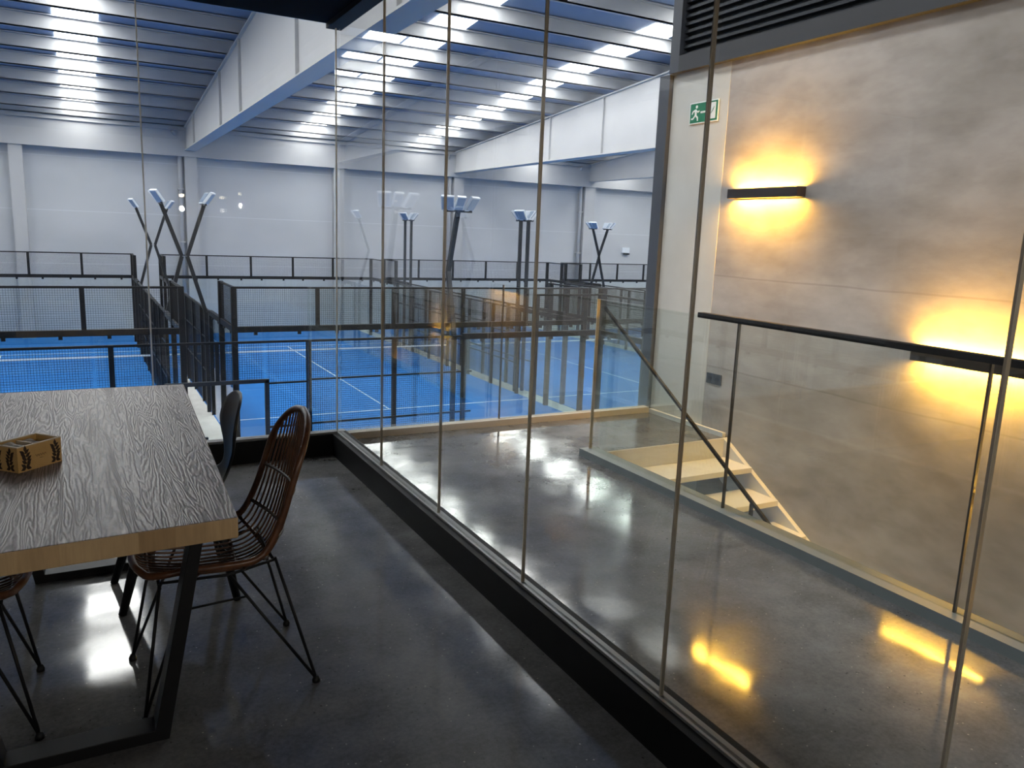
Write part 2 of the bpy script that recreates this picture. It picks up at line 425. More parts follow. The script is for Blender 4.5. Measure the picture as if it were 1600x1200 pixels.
for q in range(3): quad(b,[(.088+q*.012,-.02+q*.012),(.108+q*.006,.0+q*.014),(.106+q*.006,.004+q*.014),(.086+q*.012,-.016+q*.012)],.009)
b.build('door_marks',M['green'],sg)

so=thing('wall_socket','dark double power socket low on the concrete wall behind the glass','socket',(4.40,4.655,.435))
MB().box(-.012,0,-.083,.083,-.042,.042).build('plate',M['socket'],so,bevel=.003)
for s in (-1,1):
    c=[( s*.04+.022*math.cos(i*math.pi/8), .022*math.sin(i*math.pi/8)) for i in range(16)]
    MB().prism(c,0,-.0145,-.0115).build('socket_recess',M['socket_dark'],so)

sp_=thing('spotlight','small black spotlight hanging at the top edge above the landing','spotlight',(2.66,4.40,3.07))
MB().tube([(0,0,-.03),(-.03,-.05,-.13)],[.05,.055],14).build('head',M['black'],sp_)
MB().bar((0,0,-.02),(0,0,.35),.012,.012).build('stem',M['black'],sp_)
MB().box(-.02,.02,-1.2,1.0,.35,.39).build('track',M['black'],sp_)

# ------------------------------------------------------------------ hall shell
struct('floor_hall',MB().box(-17,46,-3.35,42.0,ZC-.3,ZC),M['hallfloor'])
struct('wall_far',MB().box(-17,46,42.0,42.3,ZC,8.5),M['farwall'])
struct('wall_hall_left',MB().box(-17.3,-17,-3.35,42.3,ZC,11),M['farwall'])
struct('wall_hall_right',MB().box(46,46.3,-3.35,42.3,ZC,11),M['farwall'])
struct('wall_near',MB().box(-17.3,46.3,-3.65,-3.36,ZC,11),M['farwall'])
def zp(y): return 9.30-.08*y          # underside plane of the purlins
tn=10
def trim(mb,m,**k):
    global tn; o=struct('trim_%d'%tn,mb,m,**k); tn+=1; return o
roof=MB().add([(-17.3,-3.6,zp(-3.6)+.45),(46.3,-3.6,zp(-3.6)+.45),(46.3,42.3,zp(42.3)+.45),(-17.3,42.3,zp(42.3)+.45),
   (-17.3,-3.6,zp(-3.6)+.60),(46.3,-3.6,zp(-3.6)+.60),(46.3,42.3,zp(42.3)+.60),(-17.3,42.3,zp(42.3)+.60)],
   [(0,3,2,1),(4,5,6,7),(0,1,5,4),(1,2,6,5),(2,3,7,6),(3,0,4,7)])
struct('ceiling_hall',roof,M['deck'])
y=26.35+2.31*6; 
for y in [41.42]+[26.35+2.31*k for k in range(6,-13,-1)]:
    # Z purlin: a tall web with small flanges
    z0=zp(y); b=MB(); b.box(-17,46,y-.03,y+.03,z0,z0+.43); b.box(-17,46,y-.03,y+.14,z0,z0+.03); b.box(-17,46,y-.14,y+.03,z0+.40,z0+.43)
    trim(b,M['purlin'])
b=MB(); b.box(-17,46,41.55,42.0,4.62,5.83); b.box(-17,46,41.46,41.55,5.80,5.86); b.box(-17,46,41.47,41.53,5.86,6.3); trim(b,M['hallwhite'])
# skylights: strips of translucent sheet let into the roof
SKY=[-6.07,.19,10.35,16.5,23.6,30.0,37.0]
for x in SKY:
    for (ya,yb) in ((-2.5,41.3),):
        w=.6; o=MB().add([(x-w,ya,zp(ya)+.425),(x+w,ya,zp(ya)+.425),(x+w,yb,zp(yb)+.425),(x-w,yb,zp(yb)+.425),
            (x-w,ya,zp(ya)+.447),(x+w,ya,zp(ya)+.447),(x+w,yb,zp(yb)+.447),(x-w,yb,zp(yb)+.447)],
            [(0,3,2,1),(4,5,6,7),(0,1,5,4),(1,2,6,5),(2,3,7,6),(3,0,4,7)])
        struct('window_%d'%wi,o,M['sky']); wi+=1
# portal frames
def rafter(xl,w=.5,zb=4.93,ymin=5.8,stiff=()):
    b=MB(); x0,x1=xl,xl+w; xm=(x0+x1)/2
    def zt(y): return zp(y)-.01
    for (a,bb_,zo,zi) in (('bot',0,0,.04),):
        b.box(x0,x1,ymin,41.7,zb,zb+.045)
    for (h0,h1) in ((-.05,0),):
        b.add([(x0,ymin,zt(ymin)-.05),(x1,ymin,zt(ymin)-.05),(x1,41.7,zt(41.7)-.05),(x0,41.7,zt(41.7)-.05),
               (x0,ymin,zt(ymin)),(x1,ymin,zt(ymin)),(x1,41.7,zt(41.7)),(x0,41.7,zt(41.7))],
               [(0,3,2,1),(4,5,6,7),(0,1,5,4),(1,2,6,5),(2,3,7,6),(3,0,4,7)])
    b.prism([(ymin,zb+.04),(41.7,zb+.04),(41.7,zt(41.7)-.04),(ymin,zt(ymin)-.04)],0,x0+.09,x0+.13)
    for y in stiff: b.box(x0+.005,x0+.09,y-.02,y+.02,zb+.04,zt(y)-.05)
    return trim(b,M['hallwhite'])
rafter(4.52,.52,4.90,5.9,(38.2,30.6,26.6,19.2,12.5,8))
rafter(18.55,.55,4.84,-3.3,(31.3,27.2,20,13,6))
rafter(27.6,.55,4.95,-3.3,(33,26,18))
rafter(-9.55,.55,4.9,-3.3,(33,26,18))
for x0,x1 in ((-2.62,-2.1),(4.52,5.06),(11.75,12.28),(18.62,19.22),(27.45,28.2),(36.2,36.9),(-9.6,-9.0)):
    b=MB(); b.box(x0,x1,41.62,42.0,ZC,5.0); trim(b,M['hallwhite'])
def downpipe(x,label):
    t=thing('downpipe',label,'pipe',(x,41.80,ZC))
    MB().tube([(0,0,0),(0,0,9.0),(-.06,0,9.3),(-.25,-.25,9.62),(-.3,-.30,9.70)],.10,10).build('pipe',M['hallwhite'],t)
    for z in (2,4.5,7): MB().box(-.13,.13,-.13,.19,z,z+.06).build('bracket',M['hallwhite'],t)
downpipe(4.32,'white rain downpipe running down the far wall beside the column behind the crossed poles')
downpipe(18.42,'white rain downpipe on the far wall beside the column behind the single bent pole')
downpipe(27.25,'white rain downpipe on the far wall beside the rightmost visible column')
eb=thing('wall_box','small white box fixed to the far hall wall right of the crossed poles','junction box',(31.0,42.0,.86))
MB().box(-.28,.28,-.12,0,-.17,.17).build('case',M['lamp_white'],eb); MB().box(-.2,.3,-.13,-.1,-.3,-.2).build('lower_edge',M['pole'],eb)

# ------------------------------------------------------------------ padel courts
def wires(w,h,pitch=.05,t=.0045):
    b=MB(); n=round(w/pitch)
    for i in range(1,n): 
        x=w*i/n; b.box(x-t/2,x+t/2,-t/2,t/2,0,h)
    n=round(h/pitch)
    for i in range(1,n):
        z=h*i/n; b.box(0,w,-t/2,t/2,z-t/2,z+t/2)
    return b.mesh('mesh_panel',M['wire'])
ME={'m1':wires(1.94,1.0),'m3':wires(1.94,3.0),'m09':wires(1.94,.9),
    'glass':MB().box(.0,1.985,-.006,.006,.02,2.93).mesh('glass_panel',M['court_glass']),
    'post3':MB().box(-.05,.05,-.05,.05,0,3.0).mesh('post',M['court_steel']),
    'post4':MB().box(-.065,.065,-.065,.065,0,4.0).mesh('post',M['court_steel']),
    'post1':MB().box(-.05,.05,-.035,.035,2.96,4.0).mesh('post',M['court_steel']),
    'rail4':MB().box(-.02,2.02,-.025,.025,3.95,4.0).mesh('top_rail',M['court_steel']),
}
b=MB().box(-.04,2.04,-.045,.045,2.90,3.04)
for i in range(2): b.box(.45+i*1.05,.53+i*1.05,-.03,.03,2.83,2.91)
ME['rail3']=b.mesh('middle_rail',M['court_steel'])
ME['rail3t']=MB().box(-.02,2.02,-.03,.03,2.95,3.0).mesh('top_rail',M['court_steel'])
ME['rail_low']=MB().box(-.02,2.02,-.022,.022,1.07,1.11).mesh('lower_rail',M['court_steel'])
ME['rail_mid']=MB().box(-.02,2.02,-.022,.022,2.08,2.12).mesh('lintel_rail',M['court_steel'])
b=MB(); b.box(-.045,.045,-.045,.045,0,2.14); b.box(1.955,2.045,-.045,.045,0,2.14); b.box(-.045,2.045,-.045,.045,2.08,2.16)
ME['door']=b.mesh('doorway_frame',M['pole'])
def court(x0,y0,axis,label,tint_label=None):
    """20 x 10 m court; axis 'y' = long way along y"""
    LX,LY=(10,20) if axis=='y' else (20,10)
    t=thing('padel_court',label,'padel court',(x0,y0,ZC))
    def seg(kind,px,py,ang):
        def P(k,name): link(name,ME[k],t,(px,py,0),ang)
        if kind=='G4': P('glass','glass_panel');P('m1','mesh_panel') ;P('rail3','middle_rail');P('rail4','top_rail'); t_children[-3].location.z=3.0
        if kind=='G3': P('glass','glass_panel');P('rail3','middle_rail')
        if kind=='M3': P('m3','mesh_panel');P('rail3t','top_rail');P('rail_low','lower_rail');P('rail_mid','lintel_rail')
        if kind=='D':
            P('m09','mesh_panel'); t_children[-1].location.z=2.1; P('rail3t','top_rail'); P('door','doorway_frame')
    t_children=[]
    def run(px,py,ang,kinds,posts):
        dx,dy=math.cos(ang),math.sin(ang)
        for i,k in enumerate(kinds):
            x,y=px+dx*2*i,py+dy*2*i
            def P(key,name,z=0):
                o=link(name,ME[key],t,(x,y,z),ang); return o
            if k=='G4': P('glass','glass_panel');P('m1','mesh_panel',3.0);P('rail3','middle_rail');P('rail4','top_rail')
            elif k=='G3': P('glass','glass_panel');P('rail3','middle_rail')
            elif k=='M3': P('m3','mesh_panel');P('rail3t','top_rail');P('rail_low','lower_rail');P('rail_mid','lintel_rail')
            elif k=='D': P('m09','mesh_panel',2.1);P('rail3t','top_rail');P('door','doorway_frame')
        for i,pk in enumerate(posts):
            if pk: link('post',ME[pk],t,(px+dx*2*i,py+dy*2*i,0),ang)
    ends=['G4']*5; ep=[None,'post1','post1','post1','post1',None]
    side=['G4','G3']+['M3']*6+['G3','G4']; 
    sp=['post4','post4','post3']+['post3']*5+['post3','post4','post4']
    if axis=='y':
        run(0,0,0,ends,ep); run(0,LY,0,ends,ep)
        run(0,0,math.pi/2,side,sp); run(LX,0,math.pi/2,side,sp)
    else:
        run(0,0,math.pi/2,ends,ep); run(LX,0,math.pi/2,ends,ep)
        run(0,0,0,side,sp)
        run(0,LY,0,['G4','G3','M3','M3'],['post4','post4','post3','post3',None])
        run(9.28,LY,0,['D'],[None,None]); 
        # panels either side of the doorway
        b=MB(); 
        b.box(8,9.28,LY-.02,LY+.02,2.95,3.0); b.build('top_rail',M['court_steel'],t)
        nx=round(1.28/.05); b=MB()
        for i in range(1,nx): b.box(8+i*.05-.002,8+i*.05+.002,LY-.002,LY+.002,0,3)
        for i in range(1,60): b.box(8,9.28,LY-.002,LY+.002,i*.05-.002,i*.05+.002)
        b.build('mesh_panel',M['wire'],t)
        nx=round(.9/.05); b=MB(); b.box(11.28,12.2,LY-.02,LY+.02,2.95,3.0); b.box(11.28,12.2,LY-.02,LY+.02,2.04,2.08);b.box(11.28,12.2,LY-.02,LY+.02,1.06,1.10); b.build('top_rail',M['court_steel'],t)
        b=MB()
        for i in range(1,nx+1): b.box(11.28+i*.05-.002,11.28+i*.05+.002,LY-.002,LY+.002,0,3)
        for i in range(1,60): b.box(11.28,12.2,LY-.002,LY+.002,i*.05-.002,i*.05+.002)
        b.build('mesh_panel',M['wire'],t)
        link('post',ME['post3'],t,(8.28,LY,0)); MB().box(10.23,10.31,LY-.03,LY+.03,2.1,3.0).build('post',M['court_steel'],t)
        run(12.2,LY,0,['M3','M3'],['post3','post3',None]); run(16,LY,0,['G3','G4'],['post3','post4','post4'])
    # turf and lines
    MB().box(-.02,LX+.02,-.02,LY+.02,.0,.012).build('turf',M['turf'],t)
    b=MB()
    def ln(xa,xb,ya,yb): b.box(xa,xb,ya,yb,.012,.015)
    w=.05
    if axis=='y':
        for yy in (3.05,16.95): ln(0,10,yy-w/2,yy+w/2)
        ln(5-w/2,5+w/2,3.05,16.95)
    else:
        for xx in (3.05,16.95): ln(xx-w/2,xx+w/2,0,10)
        ln(3.05,16.95,5-w/2,5+w/2)
    b.build('court_lines',M['turf_line'],t)
    return t
def net(x0,y0,axis,label):
    t=thing('padel_net',label,'net',(x0,y0,ZC+.015),0 if axis=='y' else math.pi/2)
    b=MB()
    for i in range(1,200): b.box(i*.05-.0015,i*.05+.0015,-.0015,.0015,.01,.86)
    for i in range(1,18): b.box(0,10,-.0015,.0015,i*.048-.0015,i*.048+.0015)
    tag(b.build('net_mesh',M['netcord'],t),kind='stuff')
    b=MB(); b.box(.02,9.98,-.008,.008,.84,.90); b.build('white_tape',M['nettape'],t)
    for x in (.03,9.97):
        MB().box(x-.035,x+.035,-.035,.035,0,.95).build('net_post',M['court_steel'],t)
XA,XB,XC,XD=-8.07,3.09,13.73,24.72; Y0=19.55
court(XA,Y0,'y','padel court behind the table at the left edge, black mesh over clear glass walls')
court(XB,Y0,'y','middle padel court, its near glass end straight behind the rattan chair')
court(XC,Y0,'y','padel court right of the twin upright lamp poles, seen through the landing balustrade')
court(XD,Y0,'y','padel court furthest right, partly hidden by the grey steel column')
court(-7.9,7.3,'x','nearest padel court, lying crosswise, with an open doorway in its mesh side')
net(XA,Y0+10,'y','net with white tape across the left court')
net(XB,Y0+10,'y','net with white tape across the middle court behind the rattan chair')
net(XC,Y0+10,'y','net with white tape across the court beyond the landing balustrade')
net(XD,Y0+10,'y','net across the furthest right court')
net(2.1,7.3,'x','net across the nearest crosswise court below the glass')
tag(MB().box(XA,1.93,39.62,41.9,ZC,ZC+.012).build('turf_strip',M['turf']),'blue turf strip against the far wall behind the left court','turf')
tag(MB().box(XB,13.09,39.62,41.9,ZC,ZC+.012).build('turf_strip',M['turf']),'blue turf strip against the far wall behind the middle court','turf')
tag(MB().box(XC,23.73,39.62,41.9,ZC,ZC+.012).build('turf_strip',M['turf']),'blue turf strip against the far wall behind the court right of the twin poles','turf')

# ------------------------------------------------------------------ floodlight poles
def flood():
    b=MB(); b.box(-.15,.15,-.05,.03,0,.30); 
    body=b
    return body
def floodlight_pole(x,y,dirx,diry,bend,label,group=None,w=.36):
    """(dirx,diry) points outward from the court the lamps light"""
    t=thing('floodlight_pole',label,'floodlight',(x,y,ZC),0,group)
    D=Vector((dirx,diry,0)); A=Vector((-diry,dirx,0))
    o=D*.07
    pts=[o,o+Vector((0,0,2.95)),o+D*bend+Vector((0,0,4.52)),o*.6-D*.02*(1 if bend else 0)+Vector((0,0,5.95))]
    if not bend: pts=[o,o+Vector((0,0,5.95))]
    b=MB()
    for p,q in zip(pts[:-1],pts[1:]): b.bar(p,q,.10,.10,up=(D.x,D.y,.01))
    b.build('pole',M['pole'],t)
    top=pts[-1]
    MB().bar(top-A*w,top+A*w,.06,.05).build('crossbar',M['pole'],t)
    for k,s in enumerate((-1,0,1)):
        if s==0: cen=top+Vector((0,0,.03))+D*.02
        else: cen=top+A*s*(w-.10)+Vector((0,0,.03))
        fac=(-D+A*s*.5).normalized()          # beam direction, seen from above
        side=Vector((-fac.y,fac.x,0)); up=(Vector((0,0,1))*.80+fac*.60).normalized(); nrm=(fac*.80+Vector((0,0,1))*.60).normalized()*-1
        ww=.15 if s else .11; hh=.38
        def P(a,b_,c): return cen+side*a+up*b_+(-nrm)*c
        nrm2=side.cross(up).normalized()
        def Q(a,b_,c): return cen+side*a+up*b_+nrm2*c
        v=[Q(a,b_,c) for c in (-.035,.035) for a,b_ in ((-ww,0),(ww,0),(ww,hh),(-ww,hh))]
        fb=MB().add(v,[(0,3,2,1),(4,5,6,7),(0,1,5,4),(1,2,6,5),(2,3,7,6),(3,0,4,7)])
        ho=fb.build('floodlight',M['lamp_white'],t)
        c1=.036 if nrm2.dot(fac)>0 else -.036; c2=c1*1.25
        lo,hi=min(c1,c2),max(c1,c2)
        v=[Q(a,b_,c) for c in (lo,hi) for a,b_ in ((-ww*.85,.03),(ww*.85,.03),(ww*.85,hh-.03),(-ww*.85,hh-.03))]
        MB().add(v,[(0,3,2,1),(4,5,6,7),(0,1,5,4),(1,2,6,5),(2,3,7,6),(3,0,4,7)]).build('lens',M['lamp_lens'],ho)
        fb=MB(); sgn=-1 if c1>0 else 1
        for i in range(6):
            a=-ww*.8+i*ww*.32; p=[Q(a-.004,.03,sgn*.036),Q(a-.004,hh-.03,sgn*.036),Q(a+.004,hh-.03,sgn*.036),Q(a+.004,.03,sgn*.036)]
            q=[Q(a-.004,.03,sgn*.06),Q(a-.004,hh-.03,sgn*.06),Q(a+.004,hh-.03,sgn*.06),Q(a+.004,.03,sgn*.06)]
            fb.add(p+q,[(0,3,2,1),(4,5,6,7),(0,1,5,4),(1,2,6,5),(2,3,7,6),(3,0,4,7)])
        fb.build('cooling_fins',M['lamp_lens'],ho)
YN,YF=24.0,35.1
A1,B0,B1,C0,C1,D0=1.93,XB,13.09,XC,23.73,XD
floodlight_pole(A1,YN,1,0,.44,'nearer crossed pole leaning from the left court, head of its lamps left of the crossing')
floodlight_pole(B0,YN,-1,0,.44,'nearer crossed pole leaning from the middle court, lamps right of the crossing')
floodlight_pole(A1,YF,1,0,.44,'farther crossed pole on the left court side, smallest lamp head at left')
floodlight_pole(B0,YF,-1,0,.44,'farther crossed pole on the middle court side, its lamps tucked behind the nearer ones')
floodlight_pole(B1+.10,YN,1,0,0,'nearer straight upright lamp pole, left one of the large twin pair',w=.3)
floodlight_pole(C0-.10,YN,-1,0,0,'nearer straight upright lamp pole, right one of the large twin pair',w=.3)
floodlight_pole(B1+.10,YF,1,0,0,'distant straight upright lamp pole, left one of the small twin pair',w=.3)
floodlight_pole(C0-.10,YF,-1,0,0,'distant straight upright lamp pole, right one of the small twin pair',w=.3)
floodlight_pole(C1,YF,1,0,.44,'crossed pole beside the grey column whose lamp head is on the left')
floodlight_pole(D0,YF,-1,0,.44,'crossed pole beside the grey column whose lamp head is on the right')
floodlight_pole(C1,YN,1,0,.44,'crossed lamp pole hidden behind the white wall end, nearer left member')
floodlight_pole(7.86,17.3,0,1,.44,'single bent grey lamp pole with a wide three-lamp head in front of the far column')
floodlight_pole(-3.4,17.3,0,1,.44,'bent lamp pole left on the nearest court, seen only mirrored in the glass')
floodlight_pole(XA,YN,-1,0,.44,'lamp pole on the outer side of the left court, nearer one, mirrored in the glass')
floodlight_pole(XA,YF,-1,0,.44,'lamp pole on the outer side of the left court, farther one, mirrored in the glass')

# ------------------------------------------------------------------ dining table
tb=thing('dining_table','long wooden dining table with limed oak top and black trapezoid frame legs','table',(0,0,0))
P=[(-.50,1.99),(.319,2.044),(.387,3.946),(-.43,3.957)]
zt,zb=.75,.693
v=[(x,y,zb) for x,y in P]+[(x,y,zt) for x,y in P]
mb=MB(); mb.add(v,[(0,3,2,1)],mi=1); mb.add(v,[(4,5,6,7)],mi=0); mb.add(v,[(0,1,5,4),(1,2,6,5),(2,3,7,6),(3,0,4,7)],mi=1)
me=mb.mesh('tabletop',[M['wood'],M['oak']])
import bmesh
bm=bmesh.new(); bm.from_mesh(me); bmesh.ops.remove_doubles(bm,verts=bm.verts,dist=1e-5); bm.to_mesh(me); bm.free()
top=link('tabletop',me,tb); 
bv=top.modifiers.new('b','BEVEL'); bv.width=.003; bv.segments=2
def frame(y0,y1,xo):
    b=MB(); t_=.036
    o=[(-.30+xo,0),(.147+xo,0),(.277+xo,.693),(-.43+xo,.693)]
    inn=[(-.30+t_*1.0+xo,.036),(.147-t_*1.0+xo,.036),(.277-t_*1.1+xo,.693-.03),(-.43+t_*1.1+xo,.693-.03)]
    vs=[(x,y0,z) for x,z in o]+[(x,y0,z) for x,z in inn]+[(x,y1,z) for x,z in o]+[(x,y1,z) for x,z in inn]
    fs=[]
    for i in range(4):
        j=(i+1)%4
        fs+=[(i,j,4+j,4+i),(8+j,8+i,12+i,12+j),(i,8+i,8+j,j),(4+j,12+j,12+i,4+i)]
    return b.add(vs,fs)
frame(2.29,2.37,0).build('frame_leg',M['black_steel'],tb,bevel=.002)
frame(3.60,3.68,.05).build('frame_leg',M['black_steel'],tb,bevel=.002)

# ------------------------------------------------------------------ wooden box on the table
ang=math.atan2(2.757-2.656,-.094+.204)
bx=thing('wooden_box','small open wooden box printed with dark leaf sprays, holding paper sachets, on the table','box',(-.204,2.656,.75),ang)
Lb,Wb,Hb,tt=.150,.103,.076,.006
b=MB(); b.box(0,Lb,0,tt,0,Hb); b.box(0,Lb,Wb-tt,Wb,0,Hb); b.box(0,tt,tt,Wb-tt,0,Hb); b.box(Lb-tt,Lb,tt,Wb-tt,0,Hb); b.box(tt,Lb-tt,tt,Wb-tt,0,.006)
b.build('body',M['box_wood'],bx)
b=MB(); b.box(0,Lb,0,tt,Hb,Hb+.003); b.box(0,Lb,Wb-tt,Wb,Hb,Hb+.003); b.box(0,tt,tt,Wb-tt,Hb,Hb+.003); b.box(Lb-tt,Lb,tt,Wb-tt,Hb,Hb+.003)
b.build('rim',M['box_rim'],bx)
b=MB(); b.box(.075,.081,tt,Wb-tt,.006,Hb-.004); b.build('divider',M['box_rim'],bx)
def leafspray(mb,side,ox,oz,s,ax):
    def pt(u,v):
        return (u,-.0006,v) if ax==0 else (-.0006,u,v)
    def leaf(u,v,a,l,w):
        ca,sa=math.cos(a),math.sin(a); pts=[]
        for tq,ww in ((0,0),(.25,.8),(.5,1),(.75,.6),(1,0),(.75,-.5),(.5,-.9),(.25,-.8)):
            px=tq*l; pz=ww*w/2
            pts.append((u+px*ca-pz*sa,v+px*sa+pz*ca))
        mb.add([pt(*p) for p in pts],[tuple(range(8))] )
    for i in range(5):
        v=oz+s*i*.011; u=ox+s*.004*math.sin(i)
        leaf(u,v,math.radians(40),s*.022,s*.011); leaf(u,v,math.radians(140),s*.022,s*.011)
    leaf(ox,oz+s*.05,math.radians(90),s*.022,s*.012)
    for a in (-20,200): leaf(ox,oz,math.radians(a),s*.02,s*.012)
for a in ((0,.026,.012,.95,0),(0,.128,.012,.9,0),(0,.03,.012,.9,1),(0,.08,.012,.9,1)):
    b=MB(); leafspray(b,*a); b.build('leaf_print',M['leaf'],bx)
# the small scribbled script between the sprays
b=MB(); pts=[(.058+i*.0016,-.0008,.040+.0035*math.sin(i*1.25)+(.002 if i%5==0 else 0)) for i in range(24)]
b.tube(pts,.00045,4); b.tube([(.074,-.0008,.031),(.084,-.0008,.031)],.0005,4); b.build('script_mark',M['leaf'],bx)
def sachet(x,y,z,a,lab):
    mb=MB(); n=6; vs=[];fs=[]
    for i in range(n+1):
        for j in range(n+1):
            u=i/n-.5;v=j/n-.5
            vs.append((u*.055,v*.07,.006*math.sin(5*u+3*v)+.004*math.cos(9*v)))
    m0=len(vs); vs+=[(p[0],p[1],p[2]-.004) for p in vs]
    for i in range(n):
        for j in range(n):
            q=i*(n+1)+j; fs.append((q,q+n+1,q+n+2,q+1)); fs.append((m0+q,m0+q+1,m0+q+n+2,m0+q+n+1))
    mb.add(vs,fs,True); o=mb.build('paper_sachet',M['sachet'],loc=(x,y,z)); o.rotation_euler=(.3,.25,a)
    tag(o,lab,'sachet')
ca,sa=math.cos(ang),math.sin(ang)
for (u,v,z,lab) in ((.042,.05,.812,'crumpled pale paper sachet in the left compartment of the wooden box'),(.112,.055,.806,'pale paper sachet lying in the right compartment of the wooden box')):
    sachet(-.204+u*ca-v*sa,2.656+u*sa+v*ca,z,ang,lab)

# ------------------------------------------------------------------ chairs
def spline(pts,n):
    out=[]; P_=[Vector(p) for p in pts]; P_=[P_[0]*2-P_[1]]+P_+[P_[-1]*2-P_[-2]]
    segs=len(P_)-3
    for i in range(n+1):
        t=i/n*segs; k=min(int(t),segs-1); t-=k; a,b_,c,d=P_[k:k+4]
        out.append(.5*((2*b_)+(c-a)*t+(2*a-5*b_+4*c-d)*t*t+(3*b_-a-3*c+d)*t**3))
    return out
class Shell:
    def __init__(s,prof,W,dish):
        raw=spline([(x,0,z) for x,z in prof],400); s.L=[0]
        for a,b_ in zip(raw[:-1],raw[1:]): s.L.append(s.L[-1]+(b_-a).length)
        s.raw=raw; s.W=W; s.dish=dish
    def at(s,u,y):
        T=s.L[-1]*min(max(u,0),1); lo,hi=0,len(s.L)-1
        while hi-lo>1:
            m=(lo+hi)//2
            if s.L[m]<=T: lo=m
            else: hi=m
        t=(T-s.L[lo])/(s.L[hi]-s.L[lo]+1e-9); p=s.raw[lo].lerp(s.raw[hi],t)
        tg=(s.raw[min(hi+6,400)]-s.raw[max(lo-6,0)]).normalized(); nr=Vector((-tg.z,0,tg.x))
        return p+nr*s.dish(u)*(y/.22)**2+Vector((0,y,0))
prof=[(-.268,.452),(-.238,.422),(-.15,.398),(-.03,.388),(.075,.392),(.14,.425),(.182,.49),(.214,.585),(.238,.69),(.260,.79),(.280,.895)]
def Wr(u):
    if u<.13: return .205*(1-.45*((.13-u)/.13)**2.4)
    if u<.5: return .205+.012*math.sin((u-.13)/.37*math.pi)
    if u<.80: return .205-.005*((u-.5)/.3)
    return .200*math.sqrt(max(0,1-((u-.80)/.20)**2.3))
sh=Shell(prof,Wr,lambda u:(.045+.04*min(1,u/.15)) if u<.45 else .085-.05*(u-.45)/.55)
def rattan_chair(name,label,loc,rz):
    t=thing(name,label,'chair',loc,rz,'rattan dining chairs at the table')
    N=20
    b=MB()
    for k in range(N):
        y=-.198+.396*k/(N-1)
        us=[u/200 for u in range(201) if Wr(u/200)>=abs(y)-.002]
        if len(us)<5: continue
        b.tube([sh.at(u,y) for u in us[::4]+[us[-1]]],.0036,6)
    b.build('rattan_strands',M['rattan'],t)
    loop=[sh.at(u/90,Wr(u/90)) for u in range(0,91)]
    loop+=[sh.at(u/90,-Wr(u/90)) for u in range(89,-1,-1)]
    # front edge of the seat
    w0=Wr(0); loop+= [sh.at(0,-w0+2*w0*i/8) for i in range(1,8)]
    MB().tube(loop,.0115,8,closed=True).build('rim',M['rattan'],t)
    for u in (.06,.20,.36,.47,.58,.74):
        w=Wr(u); pts=[sh.at(u,-w+2*w*i/12)+Vector((0,0,-.006)) for i in range(13)]
        MB().tube(pts,.0075,6).build('cross_binding',M['rattan_dark'],t)
    fr=[(-.262,-.212),(-.275,.195),(.262,-.200),(.259,.228)]
    for i,(fx,fy) in enumerate(fr):
        s=-1 if fy<0 else 1
        b=MB(); tops=((-.20,s*.15),(-.12,s*.17)) if fx<0 else ((.0,s*.16),(.145,s*.15))
        for (tx,ty) in tops:
            zt_=.415 if tx<.1 else .445
            b.tube([(tx,ty,zt_),(fx,fy,.012)],.0052,8)
        b.build('leg',M['black_steel'],t)
        MB().tube([(fx,fy,0),(fx,fy,.008),(fx,fy,.022)],[.013,.013,.007],10).build('foot_cap',M['black_steel'],t)
    for s in (-1,1):
        a=Vector((-.135,s*.177,.33)); c=Vector((.05,s*.168,.335))
        MB().tube([a,c],.004,8).build('stretcher',M['black_steel'],t)
    b=MB(); b.tube([(-.2,-.15,.400),(-.2,.15,.400)],.005,8); b.tube([(.14,-.15,.436),(.14,.15,.436)],.005,8)
    b.tube([(-.2,-.15,.418),(.0,-.16,.414),(.145,-.15,.438)],.005,8); b.tube([(-.2,.15,.418),(.0,.16,.414),(.145,.15,.438)],.005,8)
    b.build('seat_frame',M['black_steel'],t)
    return t
rattan_chair('rattan_chair','brown rattan shell chair with its back to the glass partition, seat under the table',(.35,2.61,0),0)
rattan_chair('rattan_chair','brown rattan chair at the left picture edge, only its seat front and legs showing',(-.465,2.645,0),math.pi)
# black shell chair
prof2=[(-.235,.445),(-.20,.452),(-.10,.442),(.03,.435),(.11,.447),(.165,.50),(.190,.57),(.205,.66),(.22,.76),(.235,.83)]
def Wb_(u):
    if u<.12: return .20*math.sqrt(max(0.02,1-((.12-u)/.13)**2))
    if u<.42: return .20
    if u<.60: 
        t=(u-.42)/.18; return .20-.135*(t*t*(3-2*t))
    if u<.82:
        t=(u-.60)/.22; return .065+.105*(t*t*(3-2*t))
    return .17*math.sqrt(max(0.0004,1-((u-.82)/.182)**2))
sb2=Shell(prof2,Wb_,lambda u:.035 if u<.5 else .045)
bc=thing('plastic_chair','black moulded shell chair with tapered black legs, beyond the rattan chair at the table','chair',(.295,3.30,0),0)
mb=MB(); nu,nv=60,14; top_=[];bot=[]
for i in range(nu+1):
    u=i/nu; w=Wb_(u)
    for j in range(nv+1):
        y=-w+2*w*j/nv; p=sb2.at(u,y); top_.append(p)
        e=.01; q=sb2.at(min(1,u+.01),y)-sb2.at(max(0,u-.01),y); q.normalize(); nn=Vector((q.z,0,-q.x)); bot.append(p+nn*.011)
n0=len(top_); fs=[]
for i in range(nu):
    for j in range(nv):
        a=i*(nv+1)+j; fs.append((a,a+1,a+nv+2,a+nv+1)); fs.append((n0+a,n0+a+nv+1,n0+a+nv+2,n0+a+1))
for i in range(nu):
    a=i*(nv+1); fs.append((a,a+nv+1,n0+a+nv+1,n0+a)); a+=nv; fs.append((a,n0+a,n0+a+nv+1,a+nv+1))
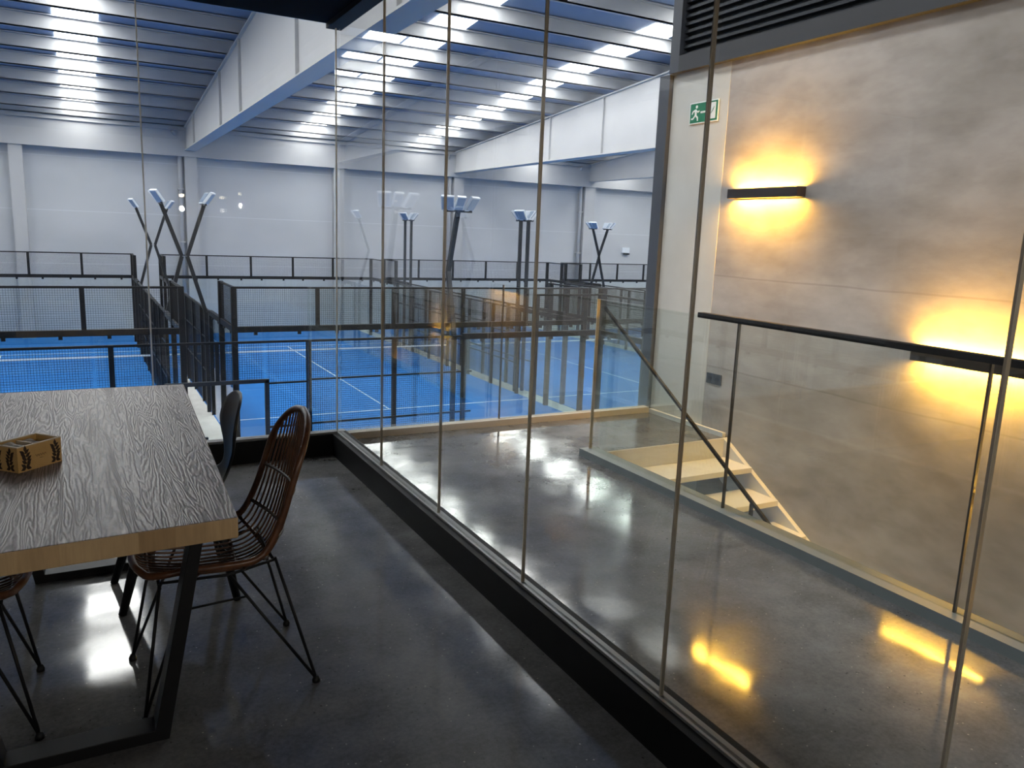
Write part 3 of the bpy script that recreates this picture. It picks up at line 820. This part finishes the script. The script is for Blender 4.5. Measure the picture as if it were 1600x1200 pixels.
for j in range(nv):
    fs.append((j,n0+j,n0+j+1,j+1)); a=nu*(nv+1)+j; fs.append((a,a+1,n0+a+1,n0+a))
mb.add(top_+bot,fs,True); mb.build('shell',M['plastic_black'],bc)
for (tx,ty,fx,fy) in ((-.12,-.12,-.237,-.129),(-.12,.12,-.256,.189),(.10,-.12,.182,-.172),(.10,.12,.18,.185)):
    MB().tube([(tx,ty,.44),(fx,fy,.0)],[.027,.015],12).build('leg',M['black_steel'],bc)
b=MB(); b.bar((-.15,-.12,.425),(.13,-.12,.425),.03,.02); b.bar((-.15,.12,.425),(.13,.12,.425),.03,.02); b.bar((-.12,-.12,.425),(-.12,.12,.425),.03,.02); b.bar((.10,-.12,.425),(.10,.12,.425),.03,.02)
b.build('seat_frame',M['black_steel'],bc)

# ------------------------------------------------------------------ lamps behind the viewer (they show as reflections in the panes)
def wall_lamp(x,y,z,label):
    t=thing('pendant_lamp',label,'lamp',(x,y,z))
    MB().tube([(0,0,-.05),(0,0,-.045),(0,0,.0)],[.035,.05,.03],14).build('shade',M['black'],t)
    MB().tube([(0,0,-.09),(0,0,-.075),(0,0,-.05)],[.012,.032,.03],12).build('bulb',M['warmlamp'],t)
    MB().tube([(0,0,0),(0,0,2.75-z)],.004,6).build('cord',M['black'],t)
    l=bpy.data.lights.new('pendant_light','POINT'); l.energy=34; l.color=(1,.93,.84); l.shadow_soft_size=.03
    lo=bpy.data.objects.new('lamp_glow',l); COL.objects.link(lo); lo.parent=t; lo.location=(0,0,-.24)
wall_lamp(1.20,-1.35,1.93,'small black pendant lamp with warm bulb behind the viewer, nearer the glass')
wall_lamp(-1.6,-2.2,2.05,'small black pendant lamp with warm bulb behind the viewer, left of the other two')
wall_lamp(2.13,-2.4,2.03,'small black pendant lamp with warm bulb behind the viewer, outside the glass partition')

for o in bpy.data.objects:
    if o.parent: continue
    k=o.name.split('.')[0]
    g={'wall_sconce':'bar sconces on the concrete wall','padel_court':'padel courts in the hall','padel_net':'nets across the padel courts',
       'floodlight_pole':'floodlight poles around the courts','downpipe':'downpipes on the far wall','turf_strip':'turf strips at the far wall',
       'pendant_lamp':'pendant lamps behind the viewer','paper_sachet':'paper sachets in the wooden box'}.get(k)
    if g: o['group']=g
# ------------------------------------------------------------------ world and view
w=bpy.data.worlds.new('world'); SC.world=w; w.use_nodes=True
w.node_tree.nodes['Background'].inputs[0].default_value=(.75,.85,1,1); w.node_tree.nodes['Background'].inputs[1].default_value=.6
SC.view_settings.view_transform='Standard'; SC.view_settings.look='None'; SC.view_settings.gamma=1
SC.view_settings.use_curve_mapping=False; SC.view_settings.exposure=0.3
c=SC.cycles
c.transparent_max_bounces=64; c.max_bounces=10; c.diffuse_bounces=5; c.glossy_bounces=5; c.transmission_bounces=6
c.caustics_reflective=False; c.caustics_refractive=False; c.sample_clamp_indirect=6; c.use_denoising=True
